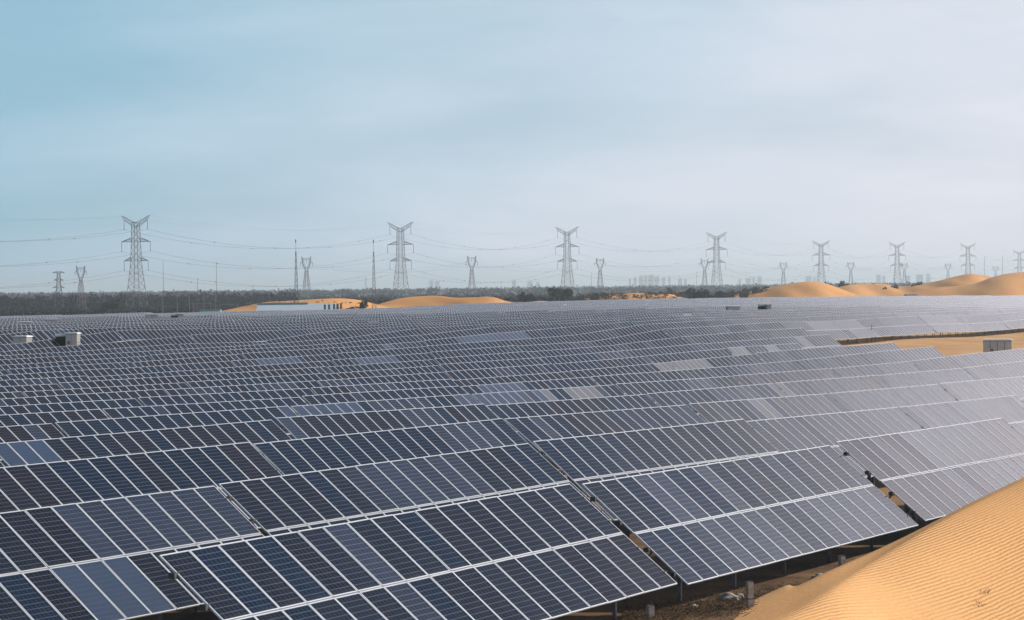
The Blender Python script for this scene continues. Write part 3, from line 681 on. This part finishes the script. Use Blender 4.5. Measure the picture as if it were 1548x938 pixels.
def make_big_pylon():
    root = empty('transmission_tower')
    b = MB(); lattice_body(b, [(-1.5, 4.9), (3, 4.5), (7.5, 4.0), (12, 3.5), (16, 3.1), (19.5, 2.75), (23, 2.45), (27, 2.25), (30.5, 2.1), (34, 2.0), (37.5, 1.9), (41, 1.8), (44.5, 1.7), (47.5, 1.6)], leg=.22, brace=.11); b.build('tower_body', M_PYLON, root)
    for sx in (-1, 1):
        # raised top arms (V), carrying the ground wire at the tip and a conductor below
        b = MB(); w = 1.6
        for s in (-1, 1):
            b.bar((sx * 1.2, s * w, 47.5), (sx * 9.0, 0, 51.3), .16); b.bar((sx * 1.6, s * w, 45.4), (sx * 7.4, 0, 48.9), .16)
            for i in range(1, 5):
                t = i / 5; b.bar(Vector((sx * 1.2, s * w, 47.5)).lerp(Vector((sx * 9, 0, 51.3)), t), Vector((sx * 1.6, s * w, 45.4)).lerp(Vector((sx * 7.4, 0, 48.9)), min(t * 1.15, 1)), .06)
                b.bar(Vector((sx * 1.2, s * w, 47.5)).lerp(Vector((sx * 9, 0, 51.3)), t), Vector((sx * 1.6, s * w, 45.4)).lerp(Vector((sx * 7.4, 0, 48.9)), max(t * 1.15 - .2, 0)), .06)
        b.bar((sx * 7.4, 0, 48.9), (sx * 9, 0, 51.3), .18); b.bar((0, -1.6, 47.4), (sx * 1.7, -1.6, 47.4), .3); b.bar((0, 1.6, 45.4), (sx * 1.7, 1.6, 45.4), .3); b.build('top_arm', M_PYLON, root)
        b = MB(); truss_arm(b, sx * 1.9, 36.8, 39.2, 1.8, sx * 9.1, 36.9, 5); b.build('crossarm', M_PYLON, root)
        b = MB(); truss_arm(b, sx * 2.2, 26.4, 28.6, 2.1, sx * 7.6, 26.4, 4); b.build('crossarm', M_PYLON, root)
        for (xx, zz) in ((7.4, 48.8), (9.1, 36.8), (7.6, 26.3)):
            b = MB(); b.tube([(sx * xx, 0, zz), (sx * xx, 0, zz - 5.0)], .13, 6); b.box((sx * xx, 0, zz - 5.1), (.35, .9, .3)); b.build('insulator', M_INSUL, root)
    return root
def copy_tree(o):
    c = o.copy(); COL.objects.link(c)
    for ch in o.children:
        d = ch.copy(); COL.objects.link(d); d.parent = c; d.matrix_parent_inverse = ch.matrix_parent_inverse.copy()
    return c
BIG = [(205, 326, 1300), (605, 336, 1617), (857, 343, 1894), (1083, 351, 2200), (1241, 364, 2500), (1356, 366, 2780), (1463, 368, 3060), (1541, 378, 3390)]
BLAB = ['largest lattice pylon, towering over bare trees beside two small pylons', 'tall lattice pylon behind the low orange dune and thin mast',
        'tall lattice pylon rising behind dark round bushes in mid field', 'lattice pylon just left of the smooth orange dune top',
        'grey lattice pylon rising straight above the first rounded dune crest', 'faint lattice pylon with a small pylon at its right foot',
        'faint lattice pylon standing on top of the tall orange dune', 'faintest lattice pylon, cut by the right edge of the photo']
dirline = Vector((112, 295, 0)).normalized(); rzl = math.atan2(-dirline.x, dirline.y)
proto = make_big_pylon(); pyl = []
for i, (x, yt, d) in enumerate(BIG):
    o = proto if i == 0 else copy_tree(proto); top = at(x, yt, d); gz = ground_z(top.x, top.y); s = (top.z - gz) / 51.3
    o.location = (top.x, top.y, gz); o.rotation_euler.z = rzl; o.scale = (s * .98, s * .98, s)
    tag(o, BLAB[i], 'pylon', 'large pylons of the power line'); pyl.append((o.location.copy(), s))
def wire_pt(i, xx, zz):
    (l, s) = pyl[i]; c, sn = math.cos(rzl), math.sin(rzl); return Vector((l.x + c * xx * s, l.y + sn * xx * s, l.z + zz * s))
anchor0 = Vector((pyl[0][0].x - (pyl[1][0].x - pyl[0][0].x) * 1.0, pyl[0][0].y - (pyl[1][0].y - pyl[0][0].y), -.3))
WIRES = [(s_ * xx, zz, n_) for n_, xx, zz in (('top', 7.4, 43.6), ('middle', 9.1, 31.6), ('bottom', 7.6, 21.1)) for s_ in (-1, 1)] + [(-9.0, 51.3, 'ground'), (9.0, 51.3, 'ground')]
WLAB = {('top', -1): 'upper power cable on the left arms of the big pylons', ('top', 1): 'upper power cable on the right arms of the big pylons',
        ('middle', -1): 'middle power cable on the left arms of the big pylons', ('middle', 1): 'middle power cable on the right arms of the big pylons',
        ('bottom', -1): 'lowest power cable on the left arms of the big pylons', ('bottom', 1): 'lowest power cable on the right arms of the big pylons',
        ('ground', -1): 'hair-thin ground wire from the left top arm tips of the big pylons', ('ground', 1): 'hair-thin ground wire from the right top arm tips of the big pylons'}
for xx, zz, n_ in WIRES:
    b = MB(); r = .06 if n_ != 'ground' else .022
    c, sn = math.cos(rzl), math.sin(rzl)
    pts_ = [Vector((anchor0.x + c * xx, anchor0.y + sn * xx, anchor0.z + zz))] + [wire_pt(i, xx, zz) for i in range(len(BIG))]
    line = []
    for p, q in zip(pts_, pts_[1:]):
        sag = 9.5 if n_ != 'ground' else 6.5
        for i in range(14): t = i / 14; w = p.lerp(q, t); w.z -= sag * 4 * t * (1 - t); line.append(w)
    line.append(pts_[-1]); b.tube(line, r, 4)
    if n_ != 'ground':
        for i, w in enumerate(line):
            if i % 3 == 2 and i % 14: b.box(w, (.5, .5, .5))
    o = b.build('power_cable' if n_ != 'ground' else 'ground_wire', M_WIRE); tag(o, WLAB[(n_, 1 if xx > 0 else -1)], 'cable', 'cables of the big power line')

def make_cat_pylon():
    root = empty('small_pylon')
    b = MB(); lattice_body(b, [(-1, 3.0), (5, 2.5), (10, 2.1), (14.5, 1.7), (18.5, 1.35), (22, 1.1), (24.5, .9)], leg=.24, brace=.12); b.build('tower_body', M_PYLON, root)
    b = MB()
    for sx in (-1, 1):
        pts_ = [(sx * .7, 24.5), (sx * 2.0, 27.5), (sx * 3.0, 30.5), (sx * 3.1, 33.0), (sx * 3.5, 36.0)]
        for s in (-.6, .6):
            for p, q in zip(pts_, pts_[1:]): b.bar((p[0], s, p[1]), (q[0], s * .8, q[1]), .26)
        ins = [(0, 25.8), (sx * 1.2, 28.2), (sx * 2.0, 31), (sx * 2.1, 33)]
        for p, q in zip(ins, ins[1:]): b.bar((p[0], 0, p[1]), (q[0], 0, q[1]), .2)
        for p, q in zip(pts_[1:], ins): b.bar((p[0], 0, p[1]), (q[0], 0, q[1]), .12); 
    b.build('fork', M_PYLON, root)
    b = MB()
    for zz in (33.2, 34.4): b.bar((-3.6, 0, zz), (3.6, 0, zz), .2)
    for i in range(9): b.bar((-3.6 + i * .8, 0, 33.2), (-3.2 + i * .8, 0, 34.4), .1)
    b.build('crossbeam', M_PYLON, root)
    for sx in (-1, 1):
        b = MB(); b.bar((sx * 3.0, 0, 31.2), (sx * 4.9, 0, 30.6), .2); b.bar((sx * 3.1, 0, 33), (sx * 4.9, 0, 30.7), .16); b.build('crossarm', M_PYLON, root)
        b = MB(); b.tube([(sx * 4.8, 0, 30.6), (sx * 4.8, 0, 28.2)], .14, 6); b.build('insulator', M_INSUL, root)
    b = MB(); b.tube([(0, 0, 33.2), (0, 0, 30.6)], .14, 6); b.build('insulator', M_INSUL, root)
    return root
CAT = [(122, 402, 1305, 'wineglass pylon between the small latticed pylon and the largest pylon'), (463, 388, 2050, 'wineglass pylon just right of the thin lattice mast'),
       (713, 387, 2200, 'wineglass pylon above the middle orange dune'), (907, 390, 2460, 'wineglass pylon behind the scrubby dune in mid field'),
       (1065, 391, 2680, 'wineglass pylon immediately left of a big pylon before the orange dune'), (1184, 396, 2930, 'faint wineglass pylon above the left shoulder of the first rounded dune'),
       (1286, 396, 3120, 'faint wineglass pylon in the dip between two orange dunes'), (1367, 397, 3300, 'faint wineglass pylon touching a big pylon on its left'),
       (1433, 398, 3480, 'faint wineglass pylon over the left slope of the tallest dune'), (1505, 402, 3750, 'faintest wineglass pylon over the far end of the dunes')]
proto = make_cat_pylon(); catp = []
for i, (x, yt, d, lab) in enumerate(CAT):
    o = proto if i == 0 else copy_tree(proto); top = at(x, yt, d); gz = ground_z(top.x, top.y); s = (top.z - gz) / 36
    o.location = (top.x, top.y, gz); o.rotation_euler.z = rzl * .8; sw = (8.2 / 7.3) * (1 if i else .62); o.scale = (s * .1 + sw * .9, s * .1 + sw * .9, s)
    tag(o, lab, 'pylon', 'wineglass pylons of the second power line'); catp.append((o.location.copy(), s))
for off, hz in ((-5, 28.2), (0, 30.6), (5, 28.2)):
    b = MB(); line = []
    pts_ = [catp[i][0] + Vector((off, 0, hz * catp[i][1])) for i in range(1, len(catp))]
    for p, q in zip(pts_, pts_[1:]):
        for i in range(8): t = i / 8; w = p.lerp(q, t); w.z -= 6 * 4 * t * (1 - t); line.append(w)
    line.append(pts_[-1]); b.tube(line, .035, 4)
    o = b.build('power_cable', M_WIRE); tag(o, {-5: 'hair-thin cable on the left arms of the wineglass pylons', 0: 'hair-thin cable in the forks of the wineglass pylons', 5: 'hair-thin cable on the right arms of the wineglass pylons'}[off], 'cable', 'cables of the wineglass power line')
# small latticed pylon at the far left
top = at(88.5, 411, 1280); gz = ground_z(top.x, top.y); H = top.z - gz
o = empty('small_pylon', (top.x, top.y, gz), R(12)); tag(o, 'small dark latticed pylon with three short arms, leftmost of all pylons', 'pylon')
b = MB(); lattice_body(b, [(-1, 2.5), (H * .12, 2.3), (H * .25, 2.05), (H * .4, 1.6), (H * .52, 1.25), (H * .63, 1.0), (H * .75, .85), (H * .87, .75), (H, .65)], leg=.3, brace=.16); b.build('tower_body', M_PYLON, o)
for fz, L_ in ((.985, 3.0), (.79, 2.4), (.60, 2.9)):
    for sx in (-1, 1):
        b = MB(); truss_arm(b, sx * .8, H * fz - .4, H * fz + .5, .6, sx * L_, H * fz - .2, 3, .2, .1); b.build('crossarm', M_PYLON, o)
# lightning masts and thin poles
def mast(x, yt, yb, d, w, label, rod=.14):
    t = at(x, yt, d); gz = ground_z(t.x, t.y); h = t.z - gz; o = empty('lattice_mast', (t.x, t.y, gz)); tag(o, label, 'mast', 'slender lattice masts')
    b = MB(); n_ = 11; lv = [(-1 + (h * (1 - rod) + 1) * i / n_, w * (1 - .82 * i / n_)) for i in range(n_ + 1)]; lattice_body(b, lv, leg=.085, brace=.05); b.build('mast_body', M_PYLON, o)
    b = MB(); b.bar((0, 0, h * (1 - rod) - .3), (0, 0, h), .07); b.build('lightning_rod', M_PYLON, o)
    b = MB(); b.box((0, 0, h - .05), (.24, .24, .9)); b.build('tip', M_DARKSTEEL, o)
mast(447, 364.5, 470, 740, .68, 'slender lattice mast beside a wineglass pylon above the white building')
mast(564.5, 365, 470, 740, .65, 'slender lattice mast at the dip left of a tall pylon')
def pole(x, yt, d, r, label):
    t = at(x, yt, d); gz = ground_z(t.x, t.y); b = MB(); b.tube([(0, 0, -.5), (0, 0, t.z - gz)], [r, r * .55], 6); o = b.build('pole', M_PYLON); o.location = (t.x, t.y, gz); tag(o, label, 'pole', 'thin poles along the skyline')
for x, yt, d, lab in ((246.5, 393, 900, 'tall thin pole rising beside the left end of the gantry'), (327, 396, 900, 'tall thin pole at the right end of the gantry'), (298.5, 420, 900, 'short thin pole above the middle of the gantry'),
                      (1488, 387, 2400, 'thin pale pole right of the pylon on the tall dune'), (1515.5, 386, 2400, 'second thin pale pole nearest the cut-off pylon'), (1352.5, 420, 1500, 'leaning-looking short pole beside a faint pylon foot'),
                      (553, 419, 1700, 'tiny pole left of the slender lattice mast'), (894, 414, 2300, 'tiny pole left of a wineglass pylon behind the scrubby dune'), (1053, 411, 2600, 'tiny pole left of the wineglass pylon and big pylon pair')):
    pole(x, yt, d, .10 if d < 1000 else .22, lab)
# substation gantries
def gantry(xs_, yt, d, label, beam=True):
    p = [at(x, yt, d) for x in xs_]; gz = min(ground_z(q.x, q.y) for q in p); o = empty('gantry', (p[0].x, p[0].y, gz)); tag(o, label, 'gantry', 'substation gantries'); h = p[0].z - gz
    for q in p:
        b = MB(); b.tube([(q.x - p[0].x, 0, -.6), (q.x - p[0].x, 0, h)], .09, 6); b.build('post', M_GANTRY, o)
    b = MB(); b.bar((-.3, 0, h * .93), (p[-1].x - p[0].x + .3, 0, h * .93), .2); b.build('beam', M_GANTRY, o)
gantry((245, 267.5, 286), 440, 905, 'double-bay grey steel gantry standing before bare trees')
gantry((308, 325.5), 440, 905, 'tall single-bay gantry right of the double-bay one')
gantry((292, 318), 458, 850, 'low wide gantry in front of the taller ones')
gantry((332, 359), 459, 840, 'low wide gantry reaching over the left end of the orange dune')
gantry((372.5, 379), 457, 760, 'narrow dark gantry on the orange slope by the white building')

# low white building with teal roof strip
pA, pB = at(389, 463, 700), at(505, 458.5, 700); gz = ground_z(pA.x, pA.y); L_ = pB.x - pA.x; h = at(445, 459.0, 700).z - gz
o = empty('low_building', ((pA.x + pB.x) / 2, 703, gz)); tag(o, 'long low white building with teal roof strip below the orange dune', 'building')
b = MB(); b.box((0, 0, h * .14), (L_, 9, h * .30)); b.build('wall', M_WHITEWALL, o)
b = MB(); b.quad((-L_ / 2 - .4, -5.1, h * .30), (L_ / 2 + .4, -5.1, h * .30), (L_ / 2 + .4, 1.5, h - .1), (-L_ / 2 - .4, 1.5, h - .1)); b.quad((-L_ / 2 - .4, 1.5, h - .1), (L_ / 2 + .4, 1.5, h - .1), (L_ / 2 + .4, 5.1, h * .45), (-L_ / 2 - .4, 5.1, h * .45)); b.build('roof', M_WHITEWALL, o)
b = MB(); b.box((-4, 1.5, h - .05), (L_ - 7, .9, .5)); b.build('ridge_strip', M_TEAL, o)
b = MB(); b.box((L_ * .1, -4.55, h * .12), (L_ * .7, .1, .3)); b.build('trim_band', M_TEAL, o)
for i in range(7):
    b = MB(); b.box((-L_ * .42 + i * L_ * .13, -4.53, h * .22), (1.4, .12, .4)); b.build('window', M_WINDOW, o)
pA = at(318, 469.5, 640); gz = ground_z(pA.x, pA.y); o = empty('low_building', (pA.x, 640, gz)); tag(o, 'tiny teal-roofed hut left of the orange dune tip', 'building')
hh = pA.z - gz; b = MB(); b.box((0, 0, hh / 2), (5.0, 3, hh)); b.build('wall', M_WHITEWALL, o); b = MB(); b.box((0, 0, hh), (5.4, 3.4, .3)); b.build('roof', M_TEAL, o)
# dark upright equipment posts in front of the white building
for i, (x, yt) in enumerate(((491, 461), (497.5, 461), (505, 460.5), (510.5, 459.5), (515.5, 459))):
    t = at(x, yt, 690); gz = ground_z(t.x, t.y); h = t.z - gz; o = empty('equipment_post', (t.x, t.y, gz)); tag(o, 'dark upright equipment post by the right end of the white building', 'equipment', 'dark equipment posts by the white building')
    b = MB(); b.tube([(0, 0, -.3), (0, 0, h * .5), (0, 0, h * .52), (0, 0, h)], [.22, .2, .34, .24], 8); b.build('post', M_SHRUBDARK, o)
    b = MB(); b.box((0, 0, h * .97), (.55, .35, .35)); b.build('head_box', M_SHRUBDARK, o)

# ------------------------------------------------------------------ trees, bushes, woods
def crown_into(b, c, rx, rz, n, r_, leaf, m=0, tall=1.0):
    lobes = [(c + Vector((r_.gauss(0, rx * .45), r_.gauss(0, rx * .45), r_.uniform(-.5, .6) * rz)), r_.uniform(.4, .75)) for _ in range(6)]
    for i in range(n):
        lc, lr = lobes[r_.randrange(6)]
        d = Vector((r_.gauss(0, 1), r_.gauss(0, 1), r_.gauss(0, 1))).normalized() * (r_.random() ** .4) * lr
        p = lc + Vector((d.x * rx, d.y * rx, d.z * rz)); a = Vector((r_.gauss(0, 1), r_.gauss(0, 1), r_.gauss(0, 1))).normalized(); e = a.cross(Vector((r_.random(), r_.random(), 1))).normalized()
        s = leaf * r_.uniform(.5, 1.3); b.tri(p - a * s, p + a * s * .7, p + e * s * tall, m)
def tree(x, yt, d, w, label, kind='ever', group='trees and bushes between field and woods'):
    r_ = random.Random(int(x * 7 + d)); top = at(x, yt, d); gz = ground_z(top.x, top.y); h = max(top.z - gz, 1.5); o = empty('tree' if h > 3.2 else 'bush', (top.x, top.y, gz)); tag(o, label, 'tree' if h > 3.2 else 'bush', group)
    b = MB(); b.tube([(0, 0, -.3), (.1, 0, h * .3), (0, .1, h * .75)], [h * .035, h * .025, h * .008], 6)
    for i in range(6):
        a = i * 1.05; b.tube([(0, 0, h * (.2 + .07 * i)), (math.cos(a) * w * .3, math.sin(a) * w * .3, h * (.42 + .07 * i))], [h * .014, h * .005], 4)
    b.build('trunk', M_TRUNK, o)
    b = MB(); crown_into(b, Vector((0, 0, h * .55)), w * .5, h * .42, 900, r_, .09 * w + .12, tall=1.2); b.build('crown', M_EVER if kind == 'ever' else (M_SCRUB if kind == 'scrub' else M_TWIG), o)
for x, yt, d, w, lab, kd in ((672, 447, 1010, 0, '', ''),):
    pass
T = [(173, 450, 960, 5, 'dark rounded tree in bare woods between the small pylon and the largest', 'ever'), (158, 456, 950, 4, 'lower dark tree beside a rounded tree left of the largest pylon', 'ever'),
     (790, 443, 900, 5, 'dark spreading bush at the right end of the middle dune', 'ever'), (770, 455, 850, 3.2, 'small dark bush at the foot of the middle dune', 'scrub'),
     (838, 436, 960, 6, 'dark tree left of a tall pylon, taller of two close trees', 'twig'), (856, 437, 950, 4.6, 'dark rounded evergreen at the foot of a tall pylon', 'ever'), (880, 449, 920, 3, 'scrubby bush at the left tip of the scrubby dune', 'scrub'),
     (899, 446, 915, 3.4, 'dark bush on the left end of the scrubby dune', 'scrub'), (1015, 432, 1300, 3.6, 'narrow dark tree standing alone above the scrubby dune', 'ever'), (1047, 437, 960, 6.5, 'broad dark evergreen in the hollow between scrubby and smooth dunes', 'ever'),
     (1036, 441, 955, 4, 'dark bush left of the broad evergreen between dunes', 'ever'), (1062, 441, 955, 4.5, 'dark bush right of the broad evergreen between dunes', 'twig'), (1085, 440, 975, 4.5, 'brown scrub on the dark bank left of the smooth dune', 'twig'),
     (1105, 438, 985, 4, 'brown bush along the rising bank of the smooth dune', 'scrub'), (1128, 436, 990, 3.6, 'brown bush higher along the bank of the smooth dune', 'scrub'), (1143, 433, 1000, 3.4, 'dark bush on the left skyline of the smooth dune', 'ever'), (1160, 429, 1010, 3.2, 'dark skyline bush nearest the smooth dune crest', 'ever'),
     (1197, 425.5, 1200, 3, 'tiny dark tree behind the smooth dune top', 'ever'), (1252, 426, 1250, 4.5, 'dark tree in the dip right of the smooth dune crest', 'ever'), (1277, 425, 1250, 5, 'dark low trees behind the dip between dunes', 'ever'),
     (1356, 430.5, 1110, 3.6, 'dark bush at a faint pylon foot on the dune skyline', 'ever'), (1337, 432, 1100, 2.4, 'small dark shrub on the sandy saddle', 'scrub'), (1378, 428, 1115, 2.8, 'dark scrub at the left of the tall dune ridge', 'scrub'), (1390, 425, 1115, 3.4, 'dark scrub highest on the left ridge of the tall dune', 'scrub'), (1322, 427.5, 1115, 2, 'tiny shrub on the second dune skyline', 'scrub'),
     (463, 454.5, 745, 1.6, 'tiny shrub on the left orange dune', 'scrub'), (548, 455, 745, 2.2, 'brown shrub on the right slope of the left orange dune', 'scrub'), (527, 464, 690, 2.6, 'dark shrub beside the dark equipment posts', 'ever'), (545, 466, 690, 2.8, 'low dark shrub at the edge of the field under the dune', 'ever')]
for x, yt, d, w, lab, kd in T: tree(x, yt, d, w, lab, kd)
# scrub on the scrubby dune: dozens of small clumps, no one could count them
b = MB(); r_ = random.Random(9)
for i in range(150):
    cx = r_.uniform(890, 1035); d = r_.uniform(893, 932); p = at(cx, r_.uniform(445, 452), d); crown_into(b, Vector((p.x, p.y, p.z)), .9, .45, 26, r_, .32)
for i in range(60):
    cx = r_.uniform(1090, 1160); d = r_.uniform(960, 1000); p = at(cx, 448 - (cx - 1090) * .17 + r_.uniform(-3, 4), d); crown_into(b, p, .9, .4, 24, r_, .3)
for i in range(40):
    cx = r_.uniform(390, 560); d = r_.uniform(728, 752); p = at(cx, r_.uniform(454, 463), d); crown_into(b, p, .5, .25, 16, r_, .2)
tag(b.build('scrub', M_SCRUB), 'brown scrub clumps scattered over the low orange dunes', 'scrub', None, 'stuff')
# bare winter woods behind the field
b = MB(); r_ = random.Random(21)
for i in range(3300):
    q = r_.random(); d = 900 + 1500 * q ** 1.4; xn = r_.uniform(-.235, .12)
    if xn > .02 and d < 1000: d += 160
    if xn < -.085: d = 1315 + (d - 900) * .55 * r_.random()
    x = xn * d
    h = r_.uniform(2.2, 5.6) * r_.choice((.7, 1, 1.2)) * (1.35 if xn < -.085 else .8); gz = ground_z(x, d); w = r_.uniform(2.0, 4.2)
    b.tube([(x, d, gz - .2), (x, d, gz + h * .7)], [.16, .05], 3, 1)
    crown_into(b, Vector((x, d, gz + h * .55)), w, h * .42, 44, r_, .75, 0, 1.6)
for i in range(2600):
    xn = r_.uniform(-.235, -.085); d = r_.uniform(600, 1290) if xn < -.115 else r_.uniform(800, 1290); x = xn * d; gz = ground_z(x, d); h = r_.uniform(.6, 1.9)
    crown_into(b, Vector((x, d, gz + h * .5)), r_.uniform(1.0, 3.0), h * .5, 20, r_, .6, 0, 1.2)
tag(b.build('woodland', [M_TWIG, M_TRUNK]), 'bare brown winter woods in a dark band behind the solar field', 'woods', None, 'stuff')
b = MB(); r_ = random.Random(22)
for i in range(2600):
    d = r_.uniform(2400, 6500); xn = r_.uniform(-.24, .24); x = xn * d; h = r_.uniform(5, 10.5); gz = ground_z(x, d)
    crown_into(b, Vector((x, d, gz + h * .5)), r_.uniform(5, 12), h * .42, 22, r_, 2.2, 0, 1.0)
tag(b.build('distant_woodland', [M_TWIG]), 'distant blue grey woods along the horizon', 'woods', None, 'stuff')

# ------------------------------------------------------------------ hazy city on the horizon
CITY = [(952, 421.5, 3), (960, 419.5, 4), (969, 417.5, 6), (976, 416.8, 5), (984, 416.2, 8), (993, 418, 7), (1003, 419.5, 5), (1012, 418.5, 3), (1028, 421.5, 6), (1036, 422.4, 4), (1118, 422.4, 4), (1131, 420.5, 7), (1139, 419.2, 4), (1148, 418.2, 6), (1222, 417.5, 8), (1231, 419.5, 4), (1328, 416, 6), (1336, 417.5, 4), (1372, 417, 7), (1390, 415.5, 9), (1403, 414.5, 6), (652, 424.5, 6), (661, 425.2, 7), (777, 425, 6), (801, 425.6, 8), (813, 426.3, 5)]
for x, yt, wpx in CITY:
    d = 10200 + (x * 37 % 7) * 110; t = at(x, yt, d); gz = -.3; w = wpx * d / F; h = t.z - gz; o = empty('city_building', (t.x, t.y, gz)); tag(o, 'faint hazy tower block far off on the horizon', 'building', 'hazy tower blocks on the horizon')
    b = MB(); b.box((0, 0, h / 2 - .5), (w, w * 1.2, h + 1)); b.box((w * .1, 0, h + .8), (w * .4, w * .4, 1.6)); b.build('wall', M_CITY, o)
    b = MB()
    for i in range(max(int(h / 5), 2)): b.box((0, -w * .6 - .05, 2.5 + i * 5), (w * .86, .2, 2.0))
    b.build('window_bands', M_WINDOW, o)

# ------------------------------------------------------------------ haze
m = bpy.data.materials.new('haze'); m.use_nodes = True; t = m.node_tree
for n in list(t.nodes): t.nodes.remove(n)
pv = N(t, 'ShaderNodeVolumePrincipled', i_Density=HAZE, i_Anisotropy=.35); pv.inputs['Color'].default_value = (.80, .93, 1, 1)
ou = N(t, 'ShaderNodeOutputMaterial'); t.links.new(pv.outputs[0], ou.inputs['Volume'])
b = MB(); b.box((0, 7980, 25), (23000, 16100, 74)); tag(b.build('haze', m), kind='stuff')
